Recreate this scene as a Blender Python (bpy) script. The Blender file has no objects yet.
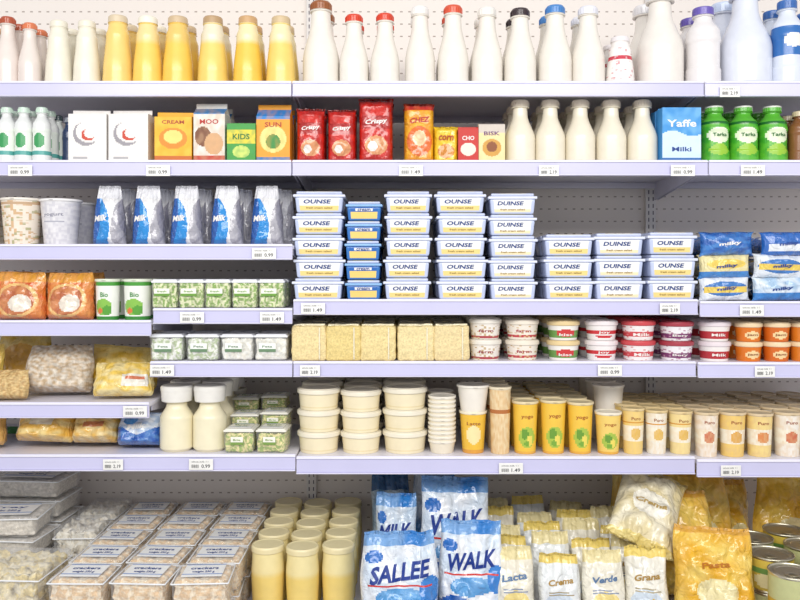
import bpy, math, random
from mathutils import Vector, noise
random.seed(7)
K=.003; D=2.4; HZ=270; EYE=1.5
def X(px,y=0): return (px-400)*K*(D+y)/D
def Z(py,y=0): return EYE-(py-HZ)*K*(D+y)/D
def hx(s):
    s=s.lstrip('#'); o=[]
    for i in (0,2,4):
        c=int(s[i:i+2],16)/255
        o.append(c/12.92 if c<=.04045 else ((c+.055)/1.055)**2.4)
    return tuple(o)
WHITE=hx('f1eee8'); NAVY=hx('1b3f8c'); BLUE=hx('2a78c0')
TAN=hx('cfa870'); LAV=hx('cbc9e8')

# ---------------------------------------------------------------- materials
MATS={}
def mkmat(name,rough=.4,metal=0,coat=0,bump=0,bscale=60,var=0,vscale=200,spec=.5,dist=.004,distort=0):
    m=bpy.data.materials.new(name); m.use_nodes=True
    nt=m.node_tree; b=nt.nodes['Principled BSDF']
    at=nt.nodes.new('ShaderNodeAttribute'); at.attribute_name='Col'
    tc=nt.nodes.new('ShaderNodeTexCoord')
    src=at.outputs['Color']
    if var:
        n=nt.nodes.new('ShaderNodeTexNoise'); n.inputs['Scale'].default_value=vscale; n.inputs['Detail'].default_value=3
        nt.links.new(tc.outputs['Object'],n.inputs['Vector'])
        r=nt.nodes.new('ShaderNodeMapRange'); r.inputs['From Min'].default_value=.3; r.inputs['From Max'].default_value=.7
        r.inputs['To Min'].default_value=1-var; r.inputs['To Max'].default_value=1+var*.3
        nt.links.new(n.outputs['Fac'],r.inputs['Value'])
        v=nt.nodes.new('ShaderNodeVectorMath'); v.operation='SCALE'
        nt.links.new(src,v.inputs[0]); nt.links.new(r.outputs['Result'],v.inputs['Scale'])
        src=v.outputs[0]
    nt.links.new(src,b.inputs['Base Color'])
    b.inputs['Roughness'].default_value=rough; b.inputs['Metallic'].default_value=metal
    b.inputs['Coat Weight'].default_value=coat; b.inputs['Coat Roughness'].default_value=.08
    b.inputs['Specular IOR Level'].default_value=spec
    if bump:
        n=nt.nodes.new('ShaderNodeTexNoise'); n.inputs['Scale'].default_value=bscale; n.inputs['Detail'].default_value=4; n.inputs['Distortion'].default_value=distort
        nt.links.new(tc.outputs['Object'],n.inputs['Vector'])
        bp=nt.nodes.new('ShaderNodeBump'); bp.inputs['Strength'].default_value=bump; bp.inputs['Distance'].default_value=dist
        nt.links.new(n.outputs['Fac'],bp.inputs['Height']); nt.links.new(bp.outputs['Normal'],b.inputs['Normal'])
    MATS[name]=m; return m
mkmat('plastic',.25,var=.05,vscale=30,spec=.6)
mkmat('paper',.5,var=.06,vscale=60)
mkmat('film',.2,coat=.8,bump=.9,bscale=24,var=.1,vscale=30,dist=.014,distort=1.8)
mkmat('metal',.28,metal=.9)
mkmat('lumpy',.55,bump=.8,bscale=150,var=.25,vscale=190,dist=.003)
mkmat('crumb',.5,bump=.9,bscale=80,var=.3,vscale=90,dist=.006)
mkmat('shelfpaint',.3,var=.03,vscale=8)
def mkclear(name,tint,fac):
    m=bpy.data.materials.new(name); m.use_nodes=True; nt=m.node_tree
    for n in list(nt.nodes): nt.nodes.remove(n)
    o=nt.nodes.new('ShaderNodeOutputMaterial'); t=nt.nodes.new('ShaderNodeBsdfTransparent')
    p=nt.nodes.new('ShaderNodeBsdfPrincipled'); p.inputs['Base Color'].default_value=(*tint,1); p.inputs['Roughness'].default_value=.08
    p.inputs['Specular IOR Level'].default_value=1
    mx=nt.nodes.new('ShaderNodeMixShader'); lw=nt.nodes.new('ShaderNodeLayerWeight'); lw.inputs['Blend'].default_value=.2
    mr=nt.nodes.new('ShaderNodeMapRange'); mr.inputs['To Min'].default_value=fac; mr.inputs['To Max'].default_value=.5
    nt.links.new(lw.outputs['Facing'],mr.inputs['Value']); nt.links.new(mr.outputs['Result'],mx.inputs[0])
    nt.links.new(t.outputs[0],mx.inputs[1]); nt.links.new(p.outputs[0],mx.inputs[2]); nt.links.new(mx.outputs[0],o.inputs[0])
    MATS[name]=m
mkclear('clear',(.97,.97,.98),.1)

# ---------------------------------------------------------------- mesh builder
class MB:
    def __init__(s): s.v=[];s.f=[];s.c=[];s.m=[];s.s=[]
    def add(s,vs,fs,col,mat='plastic',smooth=True):
        o=len(s.v); s.v+=vs
        n=len(fs)
        s.f+=[tuple(i+o for i in f) for f in fs]
        s.c+= col if isinstance(col,list) else [col]*n
        s.m+= mat if isinstance(mat,list) else [mat]*n
        s.s+=[smooth]*n
    def mesh(s,name):
        me=bpy.data.meshes.new(name); me.from_pydata(s.v,[],s.f)
        keys=[]
        for k in s.m:
            if k not in keys: keys.append(k)
        for k in keys: me.materials.append(MATS[k])
        ix={k:i for i,k in enumerate(keys)}
        me.polygons.foreach_set('material_index',[ix[k] for k in s.m])
        me.polygons.foreach_set('use_smooth',s.s)
        a=me.color_attributes.new('Col','FLOAT_COLOR','CORNER')
        buf=[]
        for f,c in zip(s.f,s.c): buf+= [c[0],c[1],c[2],1.0]*len(f)
        a.data.foreach_set('color',buf)
        me.update(); return me
def layersf(base,layers):
    def f(u,v):
        c=base
        for L in layers:
            k=L[0]
            if k=='r':
                if L[1]<=u<=L[2] and L[3]<=v<=L[4]: c=L[5]
            elif k=='e':
                if ((u-L[1])/L[3])**2+((v-L[2])/L[4])**2<=1: c=L[5]
            elif k=='s':
                if v<L[1]+L[2]*math.sin(u*L[3]+L[4]): c=L[5]
            elif k=='w':
                t=max(0,min(1,.5+1.6*noise.noise(Vector((u*L[1],v*L[1]*1.2,L[2])))))*L[4]
                c=tuple(a*(1-t)+b*t for a,b in zip(c,L[3]))
            elif k=='n':
                t=(noise.noise(Vector((u*L[1],v*L[1]*1.3,L[2])))-L[3])*8
                if t>0:
                    t=min(1,t); c=tuple(a*(1-t)+b*t for a,b in zip(c,L[4]))
        return c
    return f
def seglist(pts,step=.004,e=.0011):
    out=[(pts[0][0],pts[0][1])]
    for a,b in zip(pts[:-1],pts[1:]):
        L=math.hypot(b[0]-a[0],b[1]-a[1]); n=max(1,int(math.ceil(L/step)))
        sm=len(b)>2
        if sm: n=max(n,8)
        tt=[i/n for i in range(1,n+1)]
        if not sm and L>4*e: tt=sorted(set([e/L]+tt+[1-e/L]))
        for t in tt:
            r=a[0]+(b[0]-a[0])*((t*t*(3-2*t)) if sm else t); out.append((r,a[1]+(b[1]-a[1])*t))
    return out
def lathe(mb,pts,colf,mat='plastic',n=40,cx=0,cy=0,sq=1,step=.004,H=None,matf=None):
    pr=seglist(pts,step); H=H or max(p[1] for p in pr)
    vs=[];fs=[];cs=[];ms=[]
    for r,z in pr:
        for i in range(n):
            t=2*math.pi*i/n; vs.append((cx+r*math.sin(t),cy-r*math.cos(t)*sq,z))
    for j in range(len(pr)-1):
        zm=(pr[j][1]+pr[j+1][1])/2; rm=(pr[j][0]+pr[j+1][0])/2
        for i in range(n):
            k=(i+1)%n; fs.append((j*n+i,j*n+k,(j+1)*n+k,(j+1)*n+i))
            u=.5+.5*math.sin(2*math.pi*(i+.5)/n)
            cs.append(colf(u,zm/H) if callable(colf) else colf)
            ms.append(matf(zm/H,rm) if matf else mat)
    mb.add(vs,fs,cs,ms)
def quad(mb,a,b,c,d,nu,nv,colf,mat='paper',smooth=False):
    a,b,c,d=map(Vector,(a,b,c,d)); vs=[];fs=[];cs=[]
    for j in range(nv+1):
        for i in range(nu+1):
            u=i/nu;v=j/nv; p=(a*(1-u)+b*u)*(1-v)+(d*(1-u)+c*u)*v
            vs.append(tuple(p))
    w=nu+1
    for j in range(nv):
        for i in range(nu):
            fs.append((j*w+i,j*w+i+1,(j+1)*w+i+1,(j+1)*w+i)); cs.append(colf((i+.5)/nu,(j+.5)/nv) if callable(colf) else colf)
    mb.add(vs,fs,cs,mat,smooth)
def rbox(mb,w,d,h,r,colf,mat='paper',nx=10,ny=6,nz=10,x0=0,y0=0,z0=0,deform=None):
    hw,hd,hh=w/2,d/2,h/2; r=min(r,hw*.95,hd*.95,hh*.95)
    def cl(H,n):
        return [-H,-H+.35*r]+[-H+r+(2*H-2*r)*i/n for i in range(n+1)]+[H-.35*r,H]
    cx,cy,cz=cl(hw,nx),cl(hd,ny),cl(hh,nz)
    def rnd(p):
        q=Vector((max(-hw+r,min(hw-r,p[0])),max(-hd+r,min(hd-r,p[1])),max(-hh+r,min(hh-r,p[2]))))
        dv=Vector(p)-q
        if dv.length>1e-9: dv.normalize(); p=q+dv*r
        p=Vector(p)+Vector((0,0,hh))
        if deform: p=Vector(deform(p))
        return (p[0]+x0,p[1]+y0,p[2]+z0)
    for fc,A,B,fn in (('F',cx,cz,lambda a,b:(a,-hd,b)),('B',cx,cz,lambda a,b:(-a,hd,b)),('L',cy,cz,lambda a,b:(-hw,-a,b)),
                   ('R',cy,cz,lambda a,b:(hw,a,b)),('T',cx,cy,lambda a,b:(a,b,hh)),('U',cx,cy,lambda a,b:(a,-b,-hh))):
        vs=[rnd(fn(a,b)) for b in B for a in A]; W=len(A); fs=[];cs=[]
        for j in range(len(B)-1):
            for i in range(W-1):
                fs.append((j*W+i,j*W+i+1,(j+1)*W+i+1,(j+1)*W+i))
                if callable(colf):
                    u=((A[i]+A[i+1])/2-A[0])/(A[-1]-A[0]); v=((B[j]+B[j+1])/2-B[0])/(B[-1]-B[0]); cs.append(colf(fc,u,v))
                else: cs.append(colf)
        mb.add(vs,fs,cs,mat)
TC={}
def text_geo(s,bold,sub=0):
    k=(s,bold,sub)
    if k in TC: return TC[k]
    cu=bpy.data.curves.new('t','FONT'); cu.body=s; cu.size=1; cu.resolution_u=2; cu.offset=bold
    cu.fill_mode='FRONT'
    o=bpy.data.objects.new('t',cu); bpy.context.scene.collection.objects.link(o)
    dg=bpy.context.evaluated_depsgraph_get(); me=o.evaluated_get(dg).to_mesh()
    vs=[(v.co.x,v.co.y) for v in me.vertices]; fs=[tuple(p.vertices) for p in me.polygons]
    o.evaluated_get(dg).to_mesh_clear(); bpy.data.objects.remove(o); bpy.data.curves.remove(cu)
    x0=min(v[0] for v in vs);x1=max(v[0] for v in vs);y0=min(v[1] for v in vs);y1=max(v[1] for v in vs)
    vs=[((v[0]-x0)/(x1-x0)-.5,(v[1]-y0)/(y1-y0)-.5) for v in vs]
    for _ in range(sub):
        nf=[];mid={}
        def m(a,b):
            q=(min(a,b),max(a,b))
            if q not in mid: mid[q]=len(vs); vs.append(((vs[a][0]+vs[b][0])/2,(vs[a][1]+vs[b][1])/2))
            return mid[q]
        for f in fs:
            if len(f)!=3: nf.append(f); continue
            a,b,c=f; ab,bc,ca=m(a,b),m(b,c),m(c,a); nf+=[(a,ab,ca),(ab,b,bc),(ca,bc,c),(ab,bc,ca)]
        fs=nf
    TC[k]=(vs,fs); return TC[k]
def text(mb,s,cx,cz,w,h,surf,col,bold=.02,shear=0,tilt=0,mat='paper',sub=0):
    vs,fs=text_geo(s,bold,sub)
    mb.add([surf(cx+x*w+y*h*shear,cz+y*h+x*w*tilt) for x,y in vs],fs,col,mat,False)
def cyl_surf(Rf,eps=.0008,sq=1):
    def f(x,z):
        R=Rf(z) if callable(Rf) else Rf
        return ((R+eps)*math.sin(x/R),-(R+eps)*math.cos(x/R)*sq,z)
    return f

# ---------------------------------------------------------------- products
def mk_bottle(W,H,body=WHITE,cap=WHITE,kind='taper',label=None,lid=.9,txt=None,upper=None):
    mb=MB();R=W/2
    if kind=='taper':
        P=[(0,0),(.9*R,0),(R,.03*H,'s'),(R,.3*H),(.54*R,.8*H,'s'),(.5*R,.9*H),(.58*R,.9*H),(.58*R,.975*H),(.5*R,H,'s'),(0,H)]
    elif kind=='cone':
        P=[(0,0),(.93*R,0),(R,.03*H,'s'),(.95*R,.2*H),(.76*R,.72*H,'s'),(.62*R,.84*H,'s'),(.58*R,.9*H),(.64*R,.9*H),(.62*R,.98*H),(.56*R,H,'s'),(0,H)]
    elif kind=='sharp':
        P=[(0,0),(.9*R,0),(R,.04*H,'s'),(R,.38*H),(.5*R,.78*H,'s'),(.46*R,.9*H),(.54*R,.9*H),(.56*R,.98*H),(.5*R,H,'s'),(0,H)]
    elif kind=='pet':
        P=[(0,0),(.88*R,0),(R,.04*H,'s'),(R,.2*H),(.94*R,.24*H,'s'),(.94*R,.52*H),(R,.58*H,'s'),(.95*R,.68*H,'s'),(.5*R,.86*H,'s'),(.5*R,.9*H),(.6*R,.9*H),(.6*R,.99*H),(.55*R,H),(0,H)]
    elif kind=='jar':
        P=[(0,0),(.85*R,0),(.9*R,.03*H,'s'),(.98*R,.6*H,'s'),(.92*R,.86*H,'s'),(.9*R,.9*H),(.97*R,.9*H),(.97*R,.96*H),(.92*R,.985*H,'s'),(.86*R,.985*H),(.82*R,.975*H),(0,.975*H)]; lid=.895
    elif kind=='jug':
        P=[(0,0),(.85*R,0),(R,.05*H,'s'),(R,.5*H),(.62*R,.7*H,'s'),(.6*R,.75*H),(.9*R,.76*H),(.95*R,.92*H),(.97*R,.93*H),(.97*R,.98*H),(.9*R,H),(0,H)]; lid=.755
    lf=layersf(label[2],label[3]) if label else None
    def cf(u,v):
        if v>lid: return cap
        if label and label[0]<v<label[1]: return lf(u,(v-label[0])/(label[1]-label[0]))
        if upper and v>upper[0]-.04:
            t=min(1,(v-upper[0]+.04)/.08); return tuple(a*(1-t)+b*t for a,b in zip(body,upper[1]))
        return body
    lathe(mb,P,cf,H=H)
    if kind in('taper','cone','sharp','pet'):
        r=.55*R
        lathe(mb,[(r*.9,.875*H),(r*1.12,.88*H),(r*1.12,.89*H),(r*.9,.895*H)],body,H=H)
        for i in range(20):
            t=2*math.pi*i/20; rr=.6*R
            x,y=rr*math.sin(t),-rr*math.cos(t); d=.0008
            mb.add([(x-d,y-d,.91*H),(x+d,y+d,.91*H),(x+d,y+d,.97*H),(x-d,y-d,.97*H)],[(0,1,2,3)],cap)
    if txt: text(mb,txt[0],0,txt[1]*H,txt[2]*W,txt[3]*H,cyl_surf(R),txt[4])
    return mb.mesh('bottle')
def mk_cup(W,H,base=WHITE,layers=(),lid=WHITE,rb=.76,txt=None,closed=True):
    mb=MB();R=W/2; pf=layersf(base,list(layers))
    lathe(mb,[(0,.003),(rb*R-.002,.003),(rb*R-.001,0),(rb*R,0),(R*.93,H-.009),(R*.93,H-.008),(R,H-.007),(R,H-.001),(R*.97,H),(R*.91,H),(R*.9,H-.003),(0,H-.003)],
          lambda u,v: lid if v>1-.009/H else pf(u,v),H=H)
    if closed:
        rbox(mb,.012,.012,.001,.0004,lid,'plastic',nx=1,ny=1,nz=1,y0=-R,z0=H-.004)
    if txt:
        rf=lambda z: R*(rb+(.93-rb)*z/H)
        for t in (txt if isinstance(txt,list) else [txt]): text(mb,t[0],0,t[1]*H,t[2]*W,t[3]*H,cyl_surf(rf),t[4])
    return mb.mesh('cup')
def mk_tub(W,H,base=WHITE,layers=(),lid=WHITE,rb=.82,txt=None):
    mb=MB();R=W/2; pf=layersf(base,list(layers))
    lathe(mb,[(0,0),(rb*R,0),(.93*R,.76*H),(R*.99,.76*H),(R,.78*H),(R,.93*H),(.96*R,.97*H),(.88*R,.97*H),(.84*R,.94*H),(0,.94*H)],
          lambda u,v: lid if v>.75 else pf(u,v),H=H)
    lathe(mb,[(.86*R,.93*H),(.86*R,H),(.9*R,H),(.9*R,.93*H)],lid,H=H)
    if txt: text(mb,txt[0],0,txt[1]*H,txt[2]*W,txt[3]*H,cyl_surf(lambda z:R*(rb+(.93-rb)*z/(.76*H))),txt[4])
    return mb.mesh('tub')
def mk_can(W,H,base=WHITE,layers=()):
    mb=MB();R=W/2;pf=layersf(base,list(layers)); st=hx('d2cdb8')
    lathe(mb,[(0,.003),(.9*R,.003),(.92*R,0),(R,.001),(R,.004),(.965*R,.007),(.965*R,H-.007),(R,H-.004),(R,H-.0005),(.95*R,H),(.93*R,H-.004),(.8*R,H-.004),(.78*R,H-.003),(.7*R,H-.003),(.68*R,H-.0045),(0,H-.0045)],
       lambda u,v: pf(u,v) if .06<v<.93 else st,H=H,matf=lambda v,r:'paper' if (.08<v<.92 and r>.9*R) else 'metal')
    lathe(mb,[(.12*R,H-.003),(.3*R,H-.002),(.3*R,H-.001),(.12*R,H-.002)],st,'metal',n=16,cy=-.4*R,step=.01)
    return mb.mesh('can')
def mk_carton(W,H,base=WHITE,layers=(),dr=.7,txts=(),gable=.18,side=None):
    mb=MB(); Dp=W*dr; hb=H*(1-gable); hf=H*.965; hw=W/2;hd=Dp/2; pf=layersf(base,list(layers)); sc=side or base
    ff=lambda lo,hi:(lambda u,v:pf(u,(lo+(hi-lo)*v)))
    a=1-gable
    e=.0015
    quad(mb,(-hw,-hd,0),(hw,-hd,0),(hw,-hd,hb),(-hw,-hd,hb),40,44,ff(0,a),smooth=False)
    quad(mb,(hw,hd,0),(-hw,hd,0),(-hw,hd,hb),(hw,hd,hb),20,20,ff(0,a))
    quad(mb,(-hw,-hd,hb),(hw,-hd,hb),(hw,-e,hf-.012),(-hw,-e,hf-.012),26,5,ff(a,.94))
    quad(mb,(hw,hd,hb),(-hw,hd,hb),(-hw,e,hf-.012),(hw,e,hf-.012),8,3,ff(a,.94))
    for s in(-1,1):
        quad(mb,(s*hw,hd*s,0),(s*hw,-hd*s,0),(s*hw,-hd*s,hb),(s*hw,hd*s,hb),4,8,sc)
        m=(s*(hw-.3*Dp),0,hf-.014)
        mb.add([(s*hw,-hd,hb),(s*hw,hd,hb),m,(s*hw,-e,hf-.012),(s*hw,e,hf-.012)],[(0,1,2),(0,2,3),(1,4,2)],sc,'paper',False)
    rbox(mb,W,.004,.016,.001,lambda f,u,v:base,'paper',nx=4,ny=1,nz=2,z0=hf-.013)
    mb.add([(-hw,-hd,0),(hw,-hd,0),(hw,hd,0),(-hw,hd,0)],[(0,3,2,1)],base,'paper',False)
    for t in txts: text(mb,t[0],t[5]*W if len(t)>5 else 0,t[1]*H,t[2]*W,t[3]*H,lambda x,z:(x,-hd-.0006,z),t[4])
    return mb.mesh('carton')
def mk_pouch(W,H,base=WHITE,layers=(),T=.06,style='stand',wr=.004,seed=1,txts=(),mat='film',nu=0,nv=0,topw=1.0):
    mb=MB(); pf=layersf(base,list(layers))
    nu=nu or (54 if W>.13 else 40); nv=nv or (60 if H>.16 else 44)
    def geo(u,v,s):
        if style=='stand': tv=min(1,v/.1)**.5*max(0,(1-v**2.4))**.8
        elif style=='brick': tv=min(1,v/.06)**.5*min(1,max(0,(1-v))/.14)**.7
        elif style=='sag': tv=min(1,v/.12)**.5*max(0,1-v**3)**.75*(1.1-.3*v)
        else: tv=max(0,1-abs(2*v-1)**3.2)**.65
        if v<.03 and style=='pillow' or v>.965: tv=0
        tu=max(0,1-abs(u)**(5 if style=='brick' else 3))**.55
        wv=1-.05*(tv) if style!='pillow' else 1-.09*tv
        if style=='sag': wv=.93+.07*tv-.03*math.sin(v*9+seed)*(v>.3)
        wv*=1-(1-topw)*v**2
        edge=1-tv
        x=u*W/2*wv; z=v*H
        if style in('sag','pillow'): z+=H*.03*noise.noise(Vector((u*2.5,seed*2.2,0)))*v
        y=s*T/2*tv*tu
        rg=abs(noise.noise(Vector((x*18+z*7,z*13-x*9,seed*5.3+s))))
        n=noise.noise(Vector((x*24,z*24,seed*3.1+s)))+.4*noise.noise(Vector((x*60,z*50,seed*1.7+s)))-1.6*(.25-rg)
        y+=s*wr*n*tu*min(1,tv*2)+(.0035*math.sin(u*9+seed)+.002*math.sin(u*23+seed*2))*edge*(1 if v>.5 or style=='pillow' else 0)
        return x,y,z
    for s in(-1,1):
        vs=[geo(2*i/nu-1,j/nv,s) for j in range(nv+1) for i in range(nu+1)]; fs=[];cs=[];w=nu+1
        for j in range(nv):
            for i in range(nu):
                q=(j*w+i,j*w+i+1,(j+1)*w+i+1,(j+1)*w+i); fs.append(q if s<0 else q[::-1]); cs.append(pf((i+.5)/nu,(j+.5)/nv))
        mb.add(vs,fs,cs,mat)
    def surf(x,z):
        u=x/(W/2);v=z/H
        for _ in range(4):
            u=max(-.98,min(.98,u)); v=max(0,min(1,v)); p=geo(u,v,-1)
            if abs(p[0])>1e-6: u*=x/p[0]
            v+=(z-p[2])/H
        return (x,geo(max(-.98,min(.98,u)),max(0,min(1,v)),-1)[1]-.0016,z)
    for t in txts: text(mb,t[0],(t[5] if len(t)>5 else 0)*W,t[1]*H,t[2]*W,t[3]*H,surf,t[4],bold=.035,shear=.15,tilt=t[6] if len(t)>6 else 0,sub=2 if W>.11 else 1)
    return mb.mesh('pouch')
def mk_butter(W,H,var=0,Dp=.1):
    mb=MB(); body=hx('c2cce8') if var!=1 else hx('3574bc'); lidc=hx('dce1f1')
    tp=lambda h:(lambda p:(p[0]*(.93+.07*p[2]/h),p[1]*(.93+.07*p[2]/h),p[2]))
    hb=H*.72
    lab=layersf(hx('f2f1ee'),[('r',0,1,0,.42,hx('efd68a'))] if var!=2 else [('r',0,1,0,.25,hx('f0e2b8'))])
    if var==1: lab=layersf(hx('f0d078'),[('r',0,1,.62,1,hx('2a66b4')),('r',.2,.8,.68,.9,WHITE)])
    def cf(f,u,v):
        if f=='F' and .08<u<.92 and .1<v<.96: return lab((u-.08)/.84,(v-.1)/.86)
        return body
    rbox(mb,W*.93,Dp*.93,hb,.006,cf,'plastic',nx=24,ny=3,nz=12,deform=tp(hb))
    rbox(mb,W,Dp,H*.13,.0025,lidc if var!=1 else hx('8ab6e4'),'plastic',nx=4,ny=3,nz=1,z0=hb-.001)
    rbox(mb,W*.88,Dp*.88,H*.14,.004,lambda f,u,v:(hx('f3e7b8') if f=='T' and .15<u<.85 else hx('c6cee8')),'plastic',nx=6,ny=4,nz=1,z0=H*.84)
    s=lambda x,z:(x,-Dp*.93/2*(.93+.07*z/hb)-.0008,z)
    if var!=1:
        text(mb,('OUNSE','BUTTE','DUINSE')[var%3],-.04*W,hb*.7,W*.52,hb*.27,s,hx('203f80'),bold=.03,shear=.25)
        text(mb,'fresh cream salted',0,hb*.3,W*.5,hb*.12,s,hx('9a7a30'))
    else: text(mb,'cream',0,hb*.75,W*.35,hb*.18,s,NAVY)
    return mb.mesh('butter_tub')
def lumpdef(a,f,seed=0):
    def d(p):
        n=Vector((noise.noise(p*f+Vector((seed,0,0))),noise.noise(p*f+Vector((0,seed+5,0))),noise.noise(p*f+Vector((0,9,seed)))))
        if p[2]<=.001: n[2]=0
        return p+n*a
    return d
def mk_clam(W,H,Dp=.1,food=hx('e9dcae'),food2=None,label=WHITE,toplabel=False,lid=hx('eef0f4'),txt='fresh',txtc=NAVY,lab=(.25,.75,.25,.7),fill=.8,amp=.006,mat='crumb',seed=1,solidlid=True):
    mb=MB()
    def cf(f,u,v):
        if food2:
            t=max(0,min(1,.5+3*noise.noise(Vector((u*10,v*8,seed+ord(f)))))); return tuple(a*(1-t)+b*t for a,b in zip(food,food2))
        return food
    rbox(mb,W*.9,Dp*.9,H*fill,.006,cf,mat,nx=22,ny=16,nz=14,z0=.003,deform=lumpdef(amp,60,seed))
    tp=lambda p:(p[0]*(.95+.05*p[2]/H),p[1]*(.95+.05*p[2]/H),p[2])
    if solidlid:
        rbox(mb,W,Dp,H*.9,.008,WHITE,'clear',nx=3,ny=3,nz=3,deform=tp)
        rbox(mb,W*1.0,Dp*1.0,H*.08,.002,lid,'plastic',nx=3,ny=3,nz=1,z0=H*.87)
        rbox(mb,W*.9,Dp*.9,H*.06,.002,lid,'plastic',nx=3,ny=3,nz=1,z0=H*.93)
    else:
        rbox(mb,W,Dp,H,.009,WHITE,'clear',nx=3,ny=3,nz=3,deform=tp)
        for (a,b,cx_,cy_) in ((W,.004,0,-Dp/2),(W,.004,0,Dp/2),(.004,Dp,-W/2,0),(.004,Dp,W/2,0)):
            rbox(mb,a,b,.004,.0015,hx('eceef0'),'plastic',nx=2,ny=2,nz=1,x0=cx_,y0=cy_,z0=H*.86)
    if label:
        if toplabel:
            rbox(mb,W*.72,Dp*.66,.001,.0004,lambda f,u,v:(hx('8aa2d0') if v>.9 or .16<v<.2 else label),'paper',nx=6,ny=14,nz=1,z0=H+.0002)
            for k,(w,t) in enumerate(((.5,txt),(.4,'weight 250 g'))):
                text(mb,t,0,0,W*w,Dp*.13,lambda x,z,k=k:(x,z+Dp*(.1-.2*k),H+.002),txtc)
        x0,x1,z0,z1=lab
        if not toplabel or solidlid:
            quad(mb,((x0-.5)*W,-Dp/2-.0015,z0*H),((x1-.5)*W,-Dp/2-.0015,z0*H),((x1-.5)*W,-Dp/2-.0015,z1*H),((x0-.5)*W,-Dp/2-.0015,z1*H),8,6,layersf(label,[('r',0,1,0,.25,txtc)]))
            text(mb,txt,((x0+x1)/2-.5)*W,(z0+(z1-z0)*.62)*H,(x1-x0)*W*.6,(z1-z0)*H*.24,lambda x,z:(x,-Dp/2-.0022,z),txtc)
    return mb.mesh('clam')
def mk_block(W,H,Dp=.13,col=hx('e6d6a0'),seed=1):
    mb=MB()
    rbox(mb,W,Dp,H*.93,.008,col,'lumpy',nx=16,ny=10,nz=16,deform=lumpdef(.003,50,seed))
    rbox(mb,W*.9,Dp*.9,H*.06,.004,hx('f2e8c4'),'film',nx=6,ny=4,nz=1,z0=H*.92,deform=lumpdef(.003,60,seed))
    rbox(mb,.004,.004,H*.85,.001,hx('f4ecd0'),'film',nx=1,ny=1,nz=8,x0=W*.3,y0=-Dp/2-.002,z0=H*.04)
    return mb.mesh('block')

CACHE={}
def get(fn,*a,**k):
    key=(fn.__name__,tuple(round(x,3) for x in a),repr(sorted(k.items(),key=lambda t:t[0])))
    if key not in CACHE: CACHE[key]=fn(*a,**k)
    return CACHE[key]
def put(me,name,x,y,z,rz=0,rx=0,ry=0):
    o=bpy.data.objects.new(name,me); bpy.context.scene.collection.objects.link(o)
    o.location=(x,y,z); o.rotation_euler=(math.radians(rx),math.radians(ry),math.radians(rz)); return o
def stock(name,fn,px,w,top,shz,n=2,y0=.025,dr=1,Dp=None,layers_n=1,gap=.004,jz=3,passD=False,rot=None,**kw):
    yc=y0
    for _ in range(3):
        W=w*K*(1+yc/D); dd=Dp if Dp else W*dr; yc=y0+dd/2
    h=(Z(top,yc)-shz)/layers_n
    if passD: kw['Dp']=dd
    me=get(fn,W,h,**kw)
    for i in range(n):
        if yc+i*(dd+gap)+dd/2>.49: break
        for l in range(layers_n):
            put(me,name,X(px,yc)+(random.uniform(-.0015,.0015) if i else 0),yc+i*(dd+gap),shz+l*h+.0003*(l+1),rz=random.uniform(-jz,jz) if rot is None else rot)

# ---------------------------------------------------------------- fixture
WY=.52
def wallmat():
    m=bpy.data.materials.new('slotted_wall_panel'); m.use_nodes=True; nt=m.node_tree; b=nt.nodes['Principled BSDF']
    tc=nt.nodes.new('ShaderNodeTexCoord'); sp=nt.nodes.new('ShaderNodeSeparateXYZ'); nt.links.new(tc.outputs['Object'],sp.inputs[0])
    def M(op,a,b_=None):
        n=nt.nodes.new('ShaderNodeMath'); n.operation=op
        for i,q in enumerate((a,b_)):
            if q is None: continue
            if isinstance(q,(int,float)): n.inputs[i].default_value=q
            else: nt.links.new(q,n.inputs[i])
        return n.outputs[0]
    fx=M('MODULO',M('ADD',sp.outputs['X'],10),.03); fz=M('MODULO',M('ADD',sp.outputs['Z'],10),.045)
    dx=M('ABSOLUTE',M('SUBTRACT',fx,.015)); dz=M('ABSOLUTE',M('SUBTRACT',fz,.0225))
    hole=M('MULTIPLY',M('LESS_THAN',dx,.005),M('LESS_THAN',dz,.0022))
    mx=nt.nodes.new('ShaderNodeMix'); mx.data_type='RGBA'; nt.links.new(hole,mx.inputs['Factor'])
    mx.inputs['A'].default_value=(*hx('ece4dd'),1); mx.inputs['B'].default_value=(*hx('a0948a'),1)
    nt.links.new(mx.outputs['Result'],b.inputs['Base Color']); b.inputs['Roughness'].default_value=.5
    MATS['wall']=m
wallmat()
mb=MB(); rbox(mb,5,.04,2.9,.002,WHITE,'wall',nx=1,ny=1,nz=1); put(mb.mesh('wall_back'),'wall_back',0,WY+.02,0)
def floormat():
    m=bpy.data.materials.new('floor_tile'); m.use_nodes=True; nt=m.node_tree; b=nt.nodes['Principled BSDF']
    br=nt.nodes.new('ShaderNodeTexBrick'); br.offset=0; br.inputs['Scale'].default_value=1; br.inputs['Brick Width'].default_value=.6; br.inputs['Row Height'].default_value=.6
    br.inputs['Mortar Size'].default_value=.004; br.inputs['Color1'].default_value=(.7,.7,.68,1); br.inputs['Color2'].default_value=(.66,.66,.65,1); br.inputs['Mortar'].default_value=(.4,.4,.4,1)
    tc=nt.nodes.new('ShaderNodeTexCoord'); nt.links.new(tc.outputs['Object'],br.inputs['Vector']); nt.links.new(br.outputs['Color'],b.inputs['Base Color']); b.inputs['Roughness'].default_value=.25
    MATS['floor']=m
floormat()
mb=MB(); rbox(mb,6,5,.05,.002,WHITE,'floor',nx=1,ny=1,nz=1); put(mb.mesh('floor'),'floor',0,-1.9,-.05)

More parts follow.
